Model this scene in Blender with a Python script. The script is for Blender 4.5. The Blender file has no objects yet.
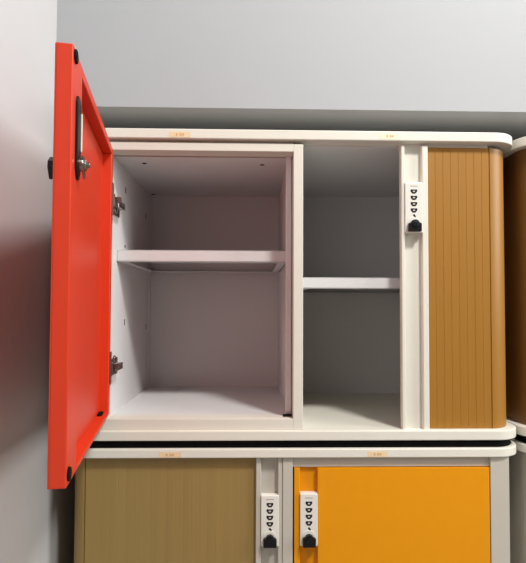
import bpy, bmesh, math
from mathutils import Vector, Matrix

C = bpy.context.scene.collection
SC = bpy.context.scene
H0 = 0.95            # eye height: shapes below are written relative to eye level, the floor is at z = 0
PI = math.pi

# ------------------------------------------------------------------ camera
cam = bpy.data.cameras.new('camera'); cam_o = bpy.data.objects.new('camera', cam); C.objects.link(cam_o)
cam.sensor_fit = 'HORIZONTAL'; cam.sensor_width = 36.0; cam.lens = 36.0 * 490.0 / 526.0
cam.clip_start = 0.02
yaw, pit, rol = math.radians(1.3), math.radians(1.9), math.radians(0.22)
fw = Vector((math.sin(yaw) * math.cos(pit), math.cos(yaw) * math.cos(pit), math.sin(pit)))
r0 = Vector((math.cos(yaw), -math.sin(yaw), 0)); u0 = r0.cross(fw)
rv = r0 * math.cos(rol) + u0 * math.sin(rol); uv = -r0 * math.sin(rol) + u0 * math.cos(rol)
M = Matrix((rv, uv, -fw)).transposed().to_4x4(); M.translation = Vector((0, -1, H0 - 0.0094))
cam.shift_y = 9.25 / 526          # the photograph is a crop whose optical centre sits a little low
cam_o.matrix_world = M
SC.camera = cam_o

# ------------------------------------------------------------------ world, lights, exposure
w = bpy.data.worlds.new('world'); SC.world = w; w.use_nodes = True
_nt = w.node_tree; _N = _nt.nodes; _L = _nt.links          # the rest of the room: pale upper half with lamps, dim floor half
_tc = _N.new('ShaderNodeTexCoord'); _sp = _N.new('ShaderNodeSeparateXYZ'); _mr = _N.new('ShaderNodeMapRange'); _mx = _N.new('ShaderNodeMix'); _mx.data_type = 'RGBA'
_L.new(_tc.outputs['Generated'], _sp.inputs[0]); _L.new(_sp.outputs['Z'], _mr.inputs['Value'])
_mr.inputs['From Min'].default_value = -0.35; _mr.inputs['From Max'].default_value = 0.45
_mx.inputs[6].default_value = (0.05, 0.045, 0.04, 1); _mx.inputs[7].default_value = (0.62, 0.61, 0.60, 1)
_L.new(_mr.outputs[0], _mx.inputs[0]); _L.new(_mx.outputs[2], _N['Background'].inputs[0])
_N['Background'].inputs[1].default_value = 0.15

def area(name, loc, target, sx, sy, power, col=(1, 1, 1)):
    l = bpy.data.lights.new(name, 'AREA'); l.shape = 'RECTANGLE'; l.size = sx; l.size_y = sy
    l.energy = power; l.color = col
    o = bpy.data.objects.new(name, l); C.objects.link(o); o.location = loc
    o.rotation_euler = (Vector(target) - Vector(loc)).to_track_quat('-Z', 'Y').to_euler()
    return o
area('ceiling_lamp', (0.95, -1.26, H0 + 1.87), (0.8, -0.9, 0), 0.34, 0.34, 76, (1.0, 0.98, 0.945))
area('side_fill', (3.20, -1.15, H0 + 0.95), (0.0, -0.5, H0 + 0.2), 1.3, 1.3, 78, (1.0, 0.98, 0.95))  # unseen fill light added on the right to brighten the left wall

SC.view_settings.view_transform = 'Standard'; SC.view_settings.look = 'None'
SC.view_settings.gamma = 1; SC.view_settings.use_curve_mapping = False
SC.view_settings.exposure = -0.22

# ------------------------------------------------------------------ materials
def lin(h):
    c = [int(h[i:i + 2], 16) / 255 for i in (0, 2, 4)]
    return tuple(x / 12.92 if x <= 0.04045 else ((x + 0.055) / 1.055) ** 2.4 for x in c) + (1,)

def mat(name, hexcol, rough=0.5, metal=0.0, var=0.03, vscale=6.0, bump=0.0, bscale=900.0, spec=0.5, coat=0.0):
    m = bpy.data.materials.new(name); m.use_nodes = True; nt = m.node_tree; N = nt.nodes; L = nt.links
    b = N['Principled BSDF']
    b.inputs['Roughness'].default_value = rough; b.inputs['Metallic'].default_value = metal
    b.inputs['Specular IOR Level'].default_value = spec
    b.inputs['Coat Weight'].default_value = coat
    tc = N.new('ShaderNodeTexCoord')
    n = N.new('ShaderNodeTexNoise'); n.inputs['Scale'].default_value = vscale; n.inputs['Detail'].default_value = 6
    L.new(tc.outputs['Object'], n.inputs['Vector'])
    mx = N.new('ShaderNodeMix'); mx.data_type = 'RGBA'
    c = lin(hexcol)
    mx.inputs[6].default_value = tuple(max(0, x * (1 - var)) for x in c[:3]) + (1,)
    mx.inputs[7].default_value = tuple(min(1, x * (1 + var)) for x in c[:3]) + (1,)
    L.new(n.outputs['Fac'], mx.inputs[0]); L.new(mx.outputs[2], b.inputs['Base Color'])
    if bump > 0:
        n2 = N.new('ShaderNodeTexNoise'); n2.inputs['Scale'].default_value = bscale; n2.inputs['Detail'].default_value = 2
        L.new(tc.outputs['Object'], n2.inputs['Vector'])
        bp = N.new('ShaderNodeBump'); bp.inputs['Strength'].default_value = bump; bp.inputs['Distance'].default_value = 0.0005
        L.new(n2.outputs['Fac'], bp.inputs['Height']); L.new(bp.outputs['Normal'], b.inputs['Normal'])
    return m

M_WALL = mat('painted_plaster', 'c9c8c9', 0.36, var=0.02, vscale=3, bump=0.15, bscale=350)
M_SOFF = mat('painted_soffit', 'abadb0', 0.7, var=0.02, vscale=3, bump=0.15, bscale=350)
M_FLOOR = mat('grey_floor', '8d8a86', 0.5, var=0.1)
M_CEIL = mat('white_ceiling', 'e0e0de', 0.9)
M_PLATE = mat('cream_plate', 'dfdbcf', 0.42, bump=0.1)
M_STEEL = mat('cream_powder_coat', 'dad5c9', 0.5, bump=0.1)
M_INNER = mat('offwhite_powder_coat', 'd8d6d6', 0.55, bump=0.1)
M_GREY = mat('light_grey_powder_coat', 'bfb9ad', 0.5, bump=0.1)
M_RED = mat('orange_red_powder_coat', 'd03614', 0.42, var=0.03, vscale=40, bump=0.35, bscale=1200)
M_YEL = mat('yellow_powder_coat', 'e29300', 0.5, spec=0.3, var=0.03, vscale=40, bump=0.3, bscale=1200)
M_BLACK = mat('black_plastic', '0c0c0e', 0.4, spec=0.35)
M_RUB = mat('black_rubber', '060607', 0.8, spec=0.15)
M_HOLE = mat('dark_hole', '0b0a0a', 0.9)
M_METAL = mat('nickel_steel', '9a958f', 0.33, 1.0, bump=0.05)
M_LOCK = mat('white_lock_plastic', 'e2ded5', 0.35)
M_STICK = mat('faded_paper_sticker', 'e6cda6', 0.6, var=0.12, vscale=120)
M_STICKP = mat('pale_paper_sticker', 'efe8c6', 0.6, var=0.1, vscale=120)
M_INK = mat('faded_orange_ink', 'cfa474', 0.6)
M_PINK = mat('faded_red_print', 'b8a09c', 0.5)
M_DIGIT = mat('dial_digit_paint', 'b8b2b4', 0.5)
def tambour_mat(name, hexcol, hexcol2, rough=0.45):
    # plastic slats with a fine vertical brushed streak that belongs to the slat itself
    m = mat(name, hexcol, rough, bump=0.1); nt = m.node_tree; N = nt.nodes; L = nt.links
    mx = [n for n in N if n.type == 'MIX'][0]; n = [n for n in N if n.type == 'TEX_NOISE'][0]
    mp = N.new('ShaderNodeMapping'); mp.inputs['Scale'].default_value = (60, 60, 0.8)
    tc = [k for k in N if k.type == 'TEX_COORD'][0]
    L.new(tc.outputs['Object'], mp.inputs['Vector']); L.new(mp.outputs['Vector'], n.inputs['Vector'])
    n.inputs['Scale'].default_value = 1.0; n.inputs['Detail'].default_value = 2
    mx.inputs[6].default_value = lin(hexcol); mx.inputs[7].default_value = lin(hexcol2)
    return m
M_TAM = tambour_mat('caramel_slat_plastic', '97671e', 'a17026')
M_TAML = tambour_mat('olive_brown_slat_plastic', '8d7340', '9c8048')
M_TAM_SHADE = tambour_mat('shaded_caramel_slat_plastic', '664619', '745020')  # caramel slats with the shade of the left-facing corner put into the colour

# ------------------------------------------------------------------ helpers
def thing(name, label, cat, base, group=None):
    o = bpy.data.objects.new(name, None); C.objects.link(o)
    o.location = (base[0], base[1], base[2] + H0); o.empty_display_size = 0.05
    o['label'] = label; o['category'] = cat
    if group: o['group'] = group
    return o

def rootpos(p):
    x = Vector((0, 0, 0))
    while p is not None:
        x += p.location; p = p.parent
    return x

def obj(name, bm, mats, parent=None, label=None, kind=None):
    if not isinstance(mats, (list, tuple)): mats = [mats]
    off = rootpos(parent)
    # origin of each part at the centre of its own geometry's base
    xs = [v.co for v in bm.verts]
    lo = Vector([min(v[i] for v in xs) for i in range(3)]); hi = Vector([max(v[i] for v in xs) for i in range(3)])
    org = Vector(((lo.x + hi.x) / 2, (lo.y + hi.y) / 2, lo.z))
    bmesh.ops.translate(bm, verts=bm.verts, vec=-org)
    bmesh.ops.recalc_face_normals(bm, faces=bm.faces)
    me = bpy.data.meshes.new(name); bm.to_mesh(me); bm.free()
    for m in mats: me.materials.append(m)
    o = bpy.data.objects.new(name, me); C.objects.link(o)
    o.parent = parent; o.location = org + Vector((0, 0, H0)) - off
    if label: o['label'] = label
    if kind: o['kind'] = kind
    return o

def new(): return bmesh.new()

def box(bm, x0, x1, y0, y1, z0, z1, bev=0.0, mi=0, seg=2, T=None):
    t = bmesh.new()
    vs = [t.verts.new((x, y, z)) for x in (x0, x1) for y in (y0, y1) for z in (z0, z1)]
    for f in ((0, 1, 3, 2), (4, 6, 7, 5), (0, 4, 5, 1), (2, 3, 7, 6), (0, 2, 6, 4), (1, 5, 7, 3)):
        t.faces.new([vs[i] for i in f])
    bmesh.ops.recalc_face_normals(t, faces=t.faces)
    if bev > 0:
        bmesh.ops.bevel(t, geom=list(t.edges), offset=bev, segments=seg, profile=0.5, affect='EDGES')
    merge(bm, t, mi, T)

def merge(bm, t, mi=0, T=None, smooth=False):
    if T is not None: bmesh.ops.transform(t, matrix=T, verts=t.verts)
    t.verts.index_update()
    m = {v.index: bm.verts.new(v.co) for v in t.verts}
    for f in t.faces:
        try:
            g = bm.faces.new([m[v.index] for v in f.verts])
            g.material_index = mi; g.smooth = smooth
        except ValueError: pass
    t.free()

def prism(bm, pts, z0, z1, bev=0.0, mi=0, seg=2, T=None, smooth=False):
    """polygon pts in XY raised from z0 to z1, rims bevelled"""
    t = bmesh.new()
    a = [t.verts.new((p[0], p[1], z0)) for p in pts]; b = [t.verts.new((p[0], p[1], z1)) for p in pts]
    n = len(pts)
    t.faces.new(a[::-1]); t.faces.new(b)
    for i in range(n):
        j = (i + 1) % n
        t.faces.new((a[i], a[j], b[j], b[i]))
    bmesh.ops.recalc_face_normals(t, faces=t.faces)
    if bev > 0:
        rim = [e for e in t.edges if abs(e.verts[0].co.z - e.verts[1].co.z) < 1e-7]
        bmesh.ops.bevel(t, geom=rim, offset=bev, segments=seg, profile=0.5, affect='EDGES')
    merge(bm, t, mi, T, smooth)

def arc(cx, cy, r, a0, a1, n=14):
    return [(cx + r * math.cos(math.radians(a0 + (a1 - a0) * i / n)), cy + r * math.sin(math.radians(a0 + (a1 - a0) * i / n))) for i in range(n + 1)]

def rrect(x0, x1, y0, y1, rf, rb=0.004):
    p = arc(x0 + rf, y0 + rf, rf, 180, 270) + arc(x1 - rf, y0 + rf, rf, 270, 360)
    p += arc(x1 - rb, y1 - rb, rb, 0, 90, 4) + arc(x0 + rb, y1 - rb, rb, 90, 180, 4)
    return p

def cyl(bm, p0, p1, r, n=20, r2=None, mi=0, bev=0.0, T=None, smooth=False):
    p0 = Vector(p0); p1 = Vector(p1); d = p1 - p0; L = d.length
    q = d.to_track_quat('Z', 'Y').to_matrix().to_4x4(); q.translation = p0
    t = bmesh.new()
    r2 = r if r2 is None else r2
    a = [t.verts.new((r * math.cos(2 * PI * i / n), r * math.sin(2 * PI * i / n), 0)) for i in range(n)]
    b = [t.verts.new((r2 * math.cos(2 * PI * i / n), r2 * math.sin(2 * PI * i / n), L)) for i in range(n)]
    t.faces.new(a[::-1]); t.faces.new(b)
    for i in range(n):
        j = (i + 1) % n; t.faces.new((a[i], a[j], b[j], b[i]))
    if bev > 0:
        rim = [e for e in t.edges if abs(e.verts[0].co.z - e.verts[1].co.z) < 1e-7]
        bmesh.ops.bevel(t, geom=rim, offset=bev, segments=2, profile=0.5, affect='EDGES')
    bmesh.ops.transform(t, matrix=q, verts=t.verts)
    merge(bm, t, mi, T, smooth)

def tube(bm, pts, r, n=10, mi=0, T=None):
    for i in range(len(pts) - 1):
        cyl(bm, pts[i], pts[i + 1], r, n, mi=mi, T=T)

# XZ-plane outline pushed along Y: prism() turned upright.  (x, z) pts, y0..y1
UPR = Matrix(((1, 0, 0, 0), (0, 0, -1, 0), (0, 1, 0, 0), (0, 0, 0, 1)))
def uprism(bm, pts, y0, y1, bev=0.0, mi=0, T=None):
    m = UPR if T is None else T @ UPR
    prism(bm, pts, -y1, -y0, bev, mi, 2, m)

# ------------------------------------------------------------------ the room
def struct(name, m, *boxes):
    b = new()
    for q in boxes: box(b, *q)
    return obj(name, b, m, None, None, 'structure')
WX = -0.4165; SY = 0.030; SZ = 0.4130; CZ = 1.90; FY = -3.2
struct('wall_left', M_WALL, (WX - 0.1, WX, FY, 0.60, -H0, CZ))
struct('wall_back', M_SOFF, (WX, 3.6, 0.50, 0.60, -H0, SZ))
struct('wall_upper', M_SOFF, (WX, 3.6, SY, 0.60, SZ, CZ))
struct('floor', M_FLOOR, (WX - 0.1, 3.6, FY, 0.60, -H0 - 0.1, -H0))
struct('ceiling', M_CEIL, (WX - 0.1, 3.6, FY, 0.60, CZ, CZ + 0.1))

# ------------------------------------------------------------------ shared cabinet pieces
PX0, PX1, PY1 = -0.379, 0.5655, 0.47       # plates
BF = 0.0070                                 # plane of the body's front
TF = 0.0160                                 # plane of the slats

def plate(name, parent, x0, x1, z0, z1, label=None):
    b = new(); prism(b, rrect(x0, x1, 0.0, PY1, 0.058, 0.02), z0, z1, 0.0022, seg=3)
    return obj(name, b, M_PLATE, parent, label)

def tambour(parent, xa, xb, z0, z1, m, side, r=0.05, label=None, pitch=0.0162, groove=1.0):
    """curtain of upright slats from xa to the cabinet side xb, round the corner and back along the side"""
    # outline from free edge to corner, in a frame where the corner is on the right
    s = 1 if side > 0 else -1
    A, B = (xa, xb) if s > 0 else (-xa, -xb)
    xc = B - r
    pts = []; x = A
    n = max(1, round((xc - A) / pitch)); p = (xc - A) / n
    for i in range(n):
        a = A + i * p
        pts += [(a, TF + 0.0007 * groove), (a + 0.0005, TF + 0.0003 * groove), (a + 0.0012, TF), (a + p - 0.0008, TF)]
    pts += [(xc, TF + 0.0022), (xc + 0.0010, TF + 0.0022), (xc + 0.002, TF)]
    pts += arc(xc, TF + r, r, 272.5, 360, 24)[0:]
    pts += [(B, PY1 - 0.05)]
    inner = [(B - 0.004, PY1 - 0.05)] + arc(xc, TF + r, r - 0.004, 360, 270, 16) + [(A, TF + 0.004)]
    P = [(q[0] * s, q[1]) for q in pts + inner]
    b = new(); prism(b, P, z0, z1)
    return obj('tambour_shutter', b, m, parent, label)

def rail(parent, x0, xr0, xr1, x1, z0, z1, m, yf=0.0085, depth=0.011, label=None):
    b = new()
    P = [(x0, yf + 0.0012), (x0 + 0.0012, yf), (xr0 - 0.001, yf), (xr0, yf + 0.001), (xr0 + 0.0006, yf + depth), (xr1 - 0.0006, yf + depth),
         (xr1, yf + 0.001), (xr1 + 0.001, yf), (x1 - 0.0012, yf), (x1, yf + 0.0012), (x1, yf + 0.0145), (x0, yf + 0.0145)]
    prism(b, P, z0, z1)
    return obj('lead_rail', b, m, parent, label)

def lock(parent, x0, x1, z0, z1, yf, yb, T=None, label=None, lin_print=M_INK):
    """four-dial combination lock, front at yf, back at yb; T maps into a door's frame"""
    cx = (x0 + x1) / 2; W = x1 - x0; Hh = z1 - z0
    rr = 0.0022
    b = new()
    P = [(q[0], q[1]) for q in arc(x0 + rr, z0 + rr, rr, 180, 270, 4) + arc(x1 - rr, z0 + rr, rr, 270, 360, 4) + arc(x1 - rr, z1 - rr, rr, 0, 90, 4) + arc(x0 + rr, z1 - rr, rr, 90, 180, 4)]
    uprism(b, P, yf, yb, 0.0016, 0, T)
    # round collar round the knob
    zc = z1 - Hh * 0.845
    cyl(b, (cx, yf + 0.0005, zc + 0.0025), (cx, yf - 0.0012, zc + 0.0025), 0.0135, 32, bev=0.0006, T=T)
    lk = obj('combination_lock', b, M_LOCK, parent, label)
    for k in range(4):
        zt = z1 - Hh * (0.145 + 0.125 * k); w = W * 0.185; h = 0.0088
        b = new()
        uprism(b, [(cx - w, zt), (cx - w * 1.02, zt - h * 0.4), (cx - w * 0.75, zt - h * 0.72), (cx - w * 0.4, zt - h), (cx + w * 0.4, zt - h), (cx + w * 0.75, zt - h * 0.72), (cx + w * 1.02, zt - h * 0.4), (cx + w, zt)],
               yf - 0.0003, yf + 0.002, 0, 0, T)
        uprism(b, [(cx - w * 0.33, zt - h * 0.28), (cx - w * 0.33, zt - h * 0.62), (cx + w * 0.33, zt - h * 0.62), (cx + w * 0.33, zt - h * 0.28)],
               yf - 0.0005, yf + 0.001, 0, 1, T)
        obj('dial_window', b, [M_BLACK, M_DIGIT], lk)
    b = new(); uprism(b, [(cx - W * 0.22, z1 - Hh * 0.07), (cx - W * 0.22, z1 - Hh * 0.086), (cx + W * 0.22, z1 - Hh * 0.086), (cx + W * 0.22, z1 - Hh * 0.07)], yf - 0.0002, yf + 0.001, 0, 0, T)
    obj('printed_line', b, M_PINK, lk)
    b = new(); zk = z1 - Hh * 0.655
    cyl(b, (cx, yf - 0.0003, zk), (cx, yf + 0.001, zk), 0.0021, 14, T=T)
    box(b, cx + 0.0002, cx + 0.0036, yf - 0.0003, yf + 0.001, zk - 0.0046, zk - 0.0006, T=T)
    obj('key_hole', b, M_BLACK, lk)
    b = new(); r = W * 0.25
    Pk = arc(cx, zc + 0.001, r, 20, 160, 14)
    Pk += [(cx - W * 0.33, zc + 0.0028), (cx - W * 0.37, zc + 0.0010), (cx - W * 0.37, z1 - Hh * 0.985 + 0.002), (cx - W * 0.33, z1 - Hh * 0.985), (cx + W * 0.33, z1 - Hh * 0.985), (cx + W * 0.37, z1 - Hh * 0.985 + 0.002), (cx + W * 0.37, zc + 0.0010), (cx + W * 0.33, zc + 0.0028)]
    uprism(b, Pk, yf - 0.010, yf - 0.001, 0.0014, 0, T)
    cyl(b, (cx, yf - 0.0095, zc), (cx, yf - 0.0125, zc), W * 0.17, 24, bev=0.0007, T=T)
    obj('lock_knob', b, M_BLACK, lk)
    return lk

def shelf(parent, x0, x1, y0, y1, z0, z1, label=None, lip=0.019):
    b = new(); t = 0.0015
    box(b, x0, x1, y0, y1, z1 - t, z1, 0.0004)
    box(b, x0, x1, y0, y0 + t, z0, z1, 0.0006)
    box(b, x0, x1, y0, y0 + lip, z0, z0 + t)
    for (a, c) in ((x0, x0 + t), (x1 - t, x1)): box(b, a, c, y0, y1, z0, z1 - t)
    box(b, x0, x0 + lip, y0 + lip, y1, z0, z0 + t); box(b, x1 - lip, x1, y0 + lip, y1, z0, z0 + t)
    box(b, x0, x1, y1 - t, y1, z0, z1 - t); box(b, x0 + lip, x1 - lip, y1 - lip, y1, z0, z0 + t)
    return obj('shelf', b, M_INNER, parent, label)

def sticker(parent, x0, x1, z0, z1, m, label, tilt=0.0):
    b = new(); cx = (x0 + x1) / 2; cz = (z0 + z1) / 2
    T = Matrix.Translation((cx, 0, cz)) @ Matrix.Rotation(tilt, 4, 'Y') @ Matrix.Translation((-cx, 0, -cz))
    box(b, x0, x1, -0.0004, 0.0004, z0, z1, T=T)
    W = x1 - x0; h = (z1 - z0)
    for fx, fw_, fh in ((0.30, 0.05, 0.5), (0.35, 0.03, 0.3), (0.46, 0.04, 0.45), (0.52, 0.04, 0.5), (0.58, 0.05, 0.35), (0.64, 0.03, 0.5)):
        box(b, x0 + W * fx, x0 + W * (fx + fw_), -0.0006, 0.0003, cz - h * fh / 2, cz + h * fh / 2, mi=1, T=T)
    return obj('sticker', b, [m, M_INK], parent, label)

# ------------------------------------------------------------------ upper cabinet
Z0, Z1 = -0.2600, 0.3365
up = thing('storage_cabinet', 'upper cream cabinet with open red door, empty shelves and half drawn caramel slatted shutter', 'cabinet', (0.09, 0.235, -0.2965))
plate('top_panel', up, PX0, PX1, Z1, 0.3570)
plate('base_panel', up, PX0, PX1, -0.2800, Z0)
b = new(); prism(b, rrect(PX0 + 0.010, PX1 - 0.010, 0.010, PY1 - 0.01, 0.05, 0.02), -0.2965, -0.2800); obj('plinth', b, M_RUB, up, 'black recessed plinth strip')
b = new(); box(b, -0.366, 0.54, 0.437, 0.449, Z0, Z1); obj('back_panel', b, M_INNER, up)
b = new(); box(b, -0.3675, -0.3575, 0.06, 0.437, Z0, Z1); obj('side_panel', b, M_STEEL, up)
b = new(); box(b, 0.515, 0.523, 0.06, 0.437, Z0, Z1)
prism(b, [(0.033, 0.3335), (0.437, 0.3180), (0.437, Z1), (0.033, Z1)], 0.1069, 0.515, T=Matrix(((0, 0, 1, 0), (1, 0, 0, 0), (0, 1, 0, 0), (0, 0, 0, 1)))); obj('compartment_liner', b, M_INNER, up)

b = new(); box(b, -0.34, 0.0855, 0.0200, 0.0300, 0.3240, Z1); obj('shutter_track', b, M_STEEL, up, 'narrow recessed track above the locker')
b = new(); box(b, 0.3110, 0.50, 0.0200, 0.0300, 0.3240, Z1); obj('shutter_track', b, M_STEEL, up, 'narrow recessed track above the slatted shutter')
# steel locker box on the left with its front frame
b = new()
ZT = 0.3300
box(b, -0.3675, -0.3100, BF, 0.06, Z0, ZT, 0.001)                 # left stile
box(b, 0.0855, 0.1055, BF, 0.437, Z0, ZT, 0.001)                  # right stile, running back as the partition
box(b, -0.3100, 0.0855, BF, 0.045, 0.3137, ZT, 0.0008)            # top rail
box(b, -0.3100, 0.0855, BF, 0.045, Z0, -0.2375, 0.0008)           # bottom rail
obj('locker_frame', b, M_STEEL, up)
b = new()
box(b, -0.3575, -0.2965, 0.045, 0.437, Z0, Z1)                    # left wall
for (y, z) in ((0.145, 0.262), (0.366, 0.242), (0.150, -0.046), (0.385, -0.066)):
    box(b, -0.2970, -0.2962, y - 0.003, y + 0.003, z - 0.007, z + 0.007, mi=1)
cyl(b, (-0.2961, 0.146, 0.1305), (-0.2969, 0.146, 0.1305), 0.004, 12, mi=1)
box(b, -0.2965, -0.2930, 0.412, 0.428, -0.2395, 0.3125)           # corner post
box(b, -0.3000, 0.0820, 0.428, 0.437, Z0, Z1)                     # back wall
box(b, -0.3000, 0.0820, 0.0510, 0.428, 0.3140, Z1 - 0.006)                # roof
box(b, -0.3000, 0.0820, 0.0510, 0.108, 0.3125, 0.3140, 0.0004)    # front strip of the roof
for (x, y) in ((-0.243, 0.098), (0.022, 0.100)):
    cyl(b, (x, y, 0.3122), (x, y, 0.3130), 0.0055, 14, mi=1)
cyl(b, (-0.285, 0.41, 0.3136), (-0.285, 0.41, 0.3145), 0.006, 14, mi=1)
box(b, -0.3000, 0.0820, 0.0452, 0.428, Z0, -0.2390)               # floor
box(b, 0.0660, 0.0850, 0.0250, 0.0500, -0.2385, -0.2370, mi=1)
box(b, 0.0775, 0.0866, 0.0600, 0.437, Z0, Z1)                     # right wall
obj('locker_interior', b, [M_INNER, M_HOLE], up)
b = new(); box(b, 0.0722, 0.0838, 0.040, 0.0560, -0.2330, 0.3175, 0.0015); obj('door_stop', b, M_INNER, up)
shelf(up, -0.29655, 0.0765, 0.078, 0.405, 0.0895, 0.1148, 'off-white shelf of the open locker')
shelf(up, 0.1075, 0.514, 0.046, 0.425, 0.0310, 0.0545, 'white shelf between the locker and the slatted shutter')
tambour(up, 0.3682, 0.5500, Z0 + 0.0005, 0.3285, M_TAM, 1, label='caramel slatted shutter')
rail(up, 0.3110, 0.3182, 0.3550, 0.3672, Z0, 0.3295, M_PLATE, label='white grooved lead rail of the shutter')
lock(up, 0.3176, 0.3546, 0.1460, 0.2516, 0.0050, 0.0200, label='white combination lock with black knob')
sticker(up, -0.1702, -0.1275, 0.3390, 0.3500, M_STICK, 'faded orange sticker on the left of the top edge')
sticker(up, 0.2665, 0.3050, 0.3405, 0.3518, M_STICKP, 'pale yellow sticker on the right of the top edge', 0.01)

# red door: local frame  u along the door from the hinge, w from outer skin to inner side, z up
d = Vector((0.160, -0.9871, 0)).normalized(); nrm = Vector((0.9871, 0.160, 0)).normalized()
DT = Matrix(((d.x, nrm.x, 0, -0.3065), (d.y, nrm.y, 0, -0.003), (0, 0, 1, 0), (0, 0, 0, 1)))
LU, TH, DZ0, DZ1 = 0.4120, 0.0215, -0.2260, 0.3120
b = new()
def wallring(ua, ub, za, zb, w0, w1, bev=0.0):
    box(b, ua, ub, w0, w1, za, zb, bev, T=DT)
box(b, 0, LU, 0, 0.004, DZ0, DZ1, 0.0015, T=DT)                          # outer skin
wallring(LU - 0.062, LU, DZ0, DZ1, 0.0005, TH, 0.0015)                    # lock stile
wallring(0, 0.020, DZ0, DZ1, 0.0005, TH, 0.0015)                          # hinge stile
wallring(0.018, LU - 0.06, DZ1 - 0.015, DZ1, 0.0005, TH, 0.0015)          # top return
wallring(0.018, LU - 0.06, DZ0, DZ0 + 0.007, 0.0005, TH, 0.0015)          # bottom return
door = obj('locker_door', b, M_RED, up, 'open orange-red door with folded rims')
for z in (DZ1 - 0.011, DZ0 + 0.014):
    b = new()
    cyl(b, DT @ Vector((LU - 0.011, TH - 0.001, z)), DT @ Vector((LU - 0.011, TH + 0.003, z)), 0.0085, 24, bev=0.0012)
    obj('rubber_buffer', b, M_RUB, door)
b = new(); box(b, 0.020, 0.050, 0.004, 0.013, DZ0 + 0.0035, DZ0 + 0.0105, 0.002, T=DT); obj('rubber_plug', b, M_RUB, door)
# lock on the door: black backing on the inner side, cam and nut, knob outside
b = new(); uL = LU - 0.030
P = [(uL - 0.011, 0.163), (uL - 0.004, 0.152), (uL + 0.004, 0.152), (uL + 0.011, 0.165), (uL + 0.011, 0.248), (uL + 0.006, 0.257), (uL - 0.006, 0.255), (uL - 0.011, 0.245)]
uprism(b, [(p[0], p[1]) for p in P], TH - 0.002, TH + 0.0035, 0.001, 0, DT)
lb = obj('lock_backing', b, M_BLACK, door, 'black lock backing on the inner side')
b = new(); box(b, uL - 0.0115, uL - 0.0085, TH + 0.003, TH + 0.0050, 0.190, 0.240, 0.0006, T=DT); obj('lock_bar', b, M_LOCK, door)
b = new(); zc = 0.171; uc = uL - 0.002
cyl(b, (uc, TH + 0.003, zc), (uc, TH + 0.009, zc), 0.0085, 24, T=DT, bev=0.001)
cyl(b, (uc, TH + 0.009, zc), (uc, TH + 0.0125, zc), 0.0070, 6, T=DT, bev=0.0006)
cyl(b, (uc, TH + 0.0125, zc), (uc, TH + 0.0165, zc), 0.0034, 16, T=DT, bev=0.0006)
TT = DT @ Matrix.Translation((uc, 0, zc)) @ Matrix.Rotation(math.radians(20), 4, 'Y')
box(b, -0.0055, 0.0055, TH + 0.0075, TH + 0.0095, -0.017, 0.012, 0.0008, T=TT)
obj('lock_cam', b, M_METAL, door, 'silver nut and cam')
b = new()
cyl(b, (uL, 0.0005, 0.165), (uL, -0.003, 0.165), 0.014, 28, T=DT, bev=0.001, mi=1)
TT = DT @ Matrix.Translation((uL, -0.0020, 0.165)) @ Matrix.Rotation(math.radians(38), 4, 'Y')
uprism(b, [(-0.012, -0.010), (0.012, -0.010), (0.012, 0.006), (0.006, 0.012), (-0.006, 0.012), (-0.012, 0.006)], -0.0085, 0.0, 0.0015, 0, TT)
obj('door_knob', b, [M_BLACK, M_LOCK], door, 'black turn knob on the outer side')

def hinge(zc):
    b = new()
    # leaf on the inner face of the hinge stile
    box(b, 0.000, 0.013, TH - 0.0005, TH + 0.0030, zc - 0.031, zc + 0.034, 0.0008, T=DT)
    box(b, 0.001, 0.012, TH + 0.0030, TH + 0.0060, zc - 0.014, zc + 0.012, 0.0008, T=DT)
    cyl(b, DT @ Vector((0.008, TH + 0.001, zc + 0.028)), DT @ Vector((0.008, TH + 0.0035, zc + 0.028)), 0.0035, 12)
    cyl(b, DT @ Vector((0.008, TH + 0.001, zc - 0.025)), DT @ Vector((0.008, TH + 0.0035, zc - 0.025)), 0.0035, 12)
    # links
    box(b, -0.2895, -0.2700, 0.006, 0.013, zc - 0.003, zc + 0.009, 0.0008)
    box(b, -0.2865, -0.2760, 0.004, 0.0100, zc - 0.0085, zc - 0.004, 0.0006)
    cyl(b, (-0.2765, 0.011, zc - 0.012), (-0.2765, 0.011, zc + 0.011), 0.0024, 10)
    # wall arm and mounting plate
    box(b, -0.2995, -0.2760, 0.0130, 0.0640, zc - 0.0085, zc + 0.0050, 0.0010)
    box(b, -0.2999, -0.2930, 0.0462, 0.0850, zc - 0.0210, zc + 0.0140, 0.0010)
    cyl(b, (-0.2970, 0.058, zc - 0.0130), (-0.2930, 0.058, zc - 0.0130), 0.0045, 14)
    cyl(b, (-0.2790, 0.045, zc - 0.001), (-0.2755, 0.045, zc - 0.001), 0.0032, 12)
    o = obj('concealed_hinge', b, M_METAL, door, 'nickel hinge')
    return o
def spring(zc, up_):
    b = new(); s = 1 if up_ else -1
    pts = [(-0.2810, 0.012, zc + s * 0.006), (-0.2835, 0.012, zc + s * 0.016), (-0.2810, 0.012, zc + s * 0.024), (-0.2775, 0.012, zc + s * 0.022), (-0.2765, 0.012, zc + s * 0.012), (-0.2775, 0.012, zc + s * 0.005)]
    tube(b, pts, 0.0014, 8)
    obj('hinge_spring', b, M_METAL, door)
for zc, sp in ((0.207, False), (-0.134, True)):
    hinge(zc); spring(zc, sp)

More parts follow.
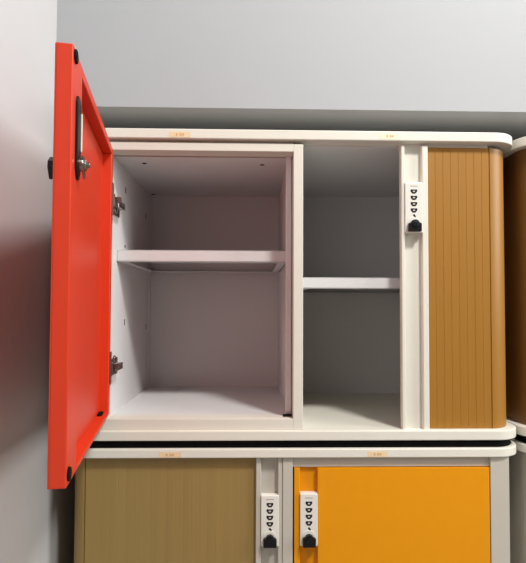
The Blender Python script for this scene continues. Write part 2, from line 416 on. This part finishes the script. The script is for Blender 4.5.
# ------------------------------------------------------------------ lower cabinet
LZ1 = -0.3145; LZ0 = -0.905
lo = thing('storage_cabinet', 'lower cabinet with olive brown slatted shutter and closed yellow door', 'cabinet', (0.09, 0.235, -H0))
plate('top_panel', lo, PX0, PX1, LZ1, -0.29650)
plate('base_panel', lo, PX0, PX1, LZ0 - 0.018, LZ0)
b = new(); prism(b, rrect(PX0 + 0.01, PX1 - 0.01, 0.010, PY1 - 0.01, 0.05, 0.02), -H0, LZ0 - 0.018); obj('plinth', b, M_RUB, lo)
b = new(); box(b, -0.36, 0.53, 0.437, 0.449, LZ0, LZ1); obj('back_panel', b, M_INNER, lo)
b = new(); box(b, 0.0655, 0.0700, 0.045, 0.437, LZ0, LZ1); obj('partition', b, M_INNER, lo)
tambour(lo, 0.0100, -0.3655, LZ0 + 0.0005, LZ1 - 0.0005, M_TAML, -1, r=0.029, label='olive brown slatted shutter', pitch=0.0165, groove=0.45)
rail(lo, 0.0100, 0.0204, 0.0551, 0.0642, LZ0, LZ1, M_GREY, label='light grey grooved lead rail')
lock(lo, 0.0204, 0.0566, -0.4930, -0.3910, 0.0050, 0.0200, label='white combination lock beside the shutter')
b = new()
box(b, 0.0645, 0.0848, BF, 0.045, LZ0, LZ1, 0.001)
box(b, 0.4915, 0.5305, BF, 0.437, LZ0, LZ1, 0.001)
box(b, 0.0848, 0.4915, BF + 0.0050, 0.045, -0.3360, LZ1, 0.0006)
box(b, 0.0848, 0.4915, BF + 0.0006, 0.045, LZ0, LZ0 + 0.02, 0.0006)
obj('door_frame', b, M_GREY, lo)
b = new()
P = [(0.0879, 0.0080), (0.0889, 0.0070), (0.0982, 0.0070), (0.0995, 0.0080), (0.1003, 0.0190), (0.1348, 0.0190), (0.1356, 0.0080), (0.1369, 0.0070), (0.4885, 0.0070), (0.4897, 0.0082), (0.4897, 0.0290), (0.0879, 0.0290)]
prism(b, P, LZ0 + 0.022, -0.3375, 0.0)
yd = obj('locker_door', b, M_YEL, lo, 'closed yellow door with a lock groove')
lock(lo, 0.0995, 0.1352, -0.4915, -0.3870, 0.0020, 0.0190, label='white combination lock on the yellow door')
sticker(lo, -0.1845, -0.1405, -0.3125, -0.3020, M_STICK, 'faded orange sticker on the left of the lower top edge')
sticker(lo, 0.2370, 0.2775, -0.3127, -0.3017, M_STICK, 'faded orange sticker on the right of the lower top edge')

# ------------------------------------------------------------------ neighbours on the right
NX = PX1 + 0.003; NW = PX1 - PX0
nu = thing('storage_cabinet', 'upper neighbouring cabinet with brown slats coloured as shaded, cut off at the right edge', 'cabinet', (NX + NW / 2, 0.235, -0.2965))
plate('top_panel', nu, NX, NX + NW, Z1, 0.3570)
plate('base_panel', nu, NX, NX + NW, -0.2800, Z0)
b = new(); prism(b, rrect(NX + 0.01, NX + NW - 0.01, 0.010, PY1 - 0.01, 0.05, 0.02), -0.2965, -0.2800); obj('plinth', b, M_RUB, nu)
b = new(); box(b, NX + 0.02, NX + NW - 0.02, 0.437, 0.449, Z0, Z1); obj('back_panel', b, M_INNER, nu)
tambour(nu, NX + NW / 2, NX + 0.0145, Z0 + 0.0005, Z1 - 0.0005, M_TAM_SHADE, -1, r=0.05)
b = new(); box(b, NX + NW / 2, NX + NW - 0.015, BF, 0.437, Z0, Z1, 0.001); obj('side_panel', b, M_STEEL, nu)
nl = thing('storage_cabinet', 'lower neighbouring cabinet with plain grey rounded side, cut off at the right edge', 'cabinet', (NX + NW / 2, 0.235, -H0))
plate('top_panel', nl, NX, NX + NW, LZ1, -0.29650)
plate('base_panel', nl, NX, NX + NW, LZ0 - 0.018, LZ0)
b = new(); prism(b, rrect(NX + 0.01, NX + NW - 0.01, 0.010, PY1 - 0.01, 0.05, 0.02), -H0, LZ0 - 0.018); obj('plinth', b, M_RUB, nl)
b = new(); prism(b, rrect(NX + 0.0145, NX + NW - 0.0145, BF + 0.004, PY1 - 0.02, 0.05, 0.01), LZ0, LZ1); obj('cabinet_body', b, M_GREY, nl)
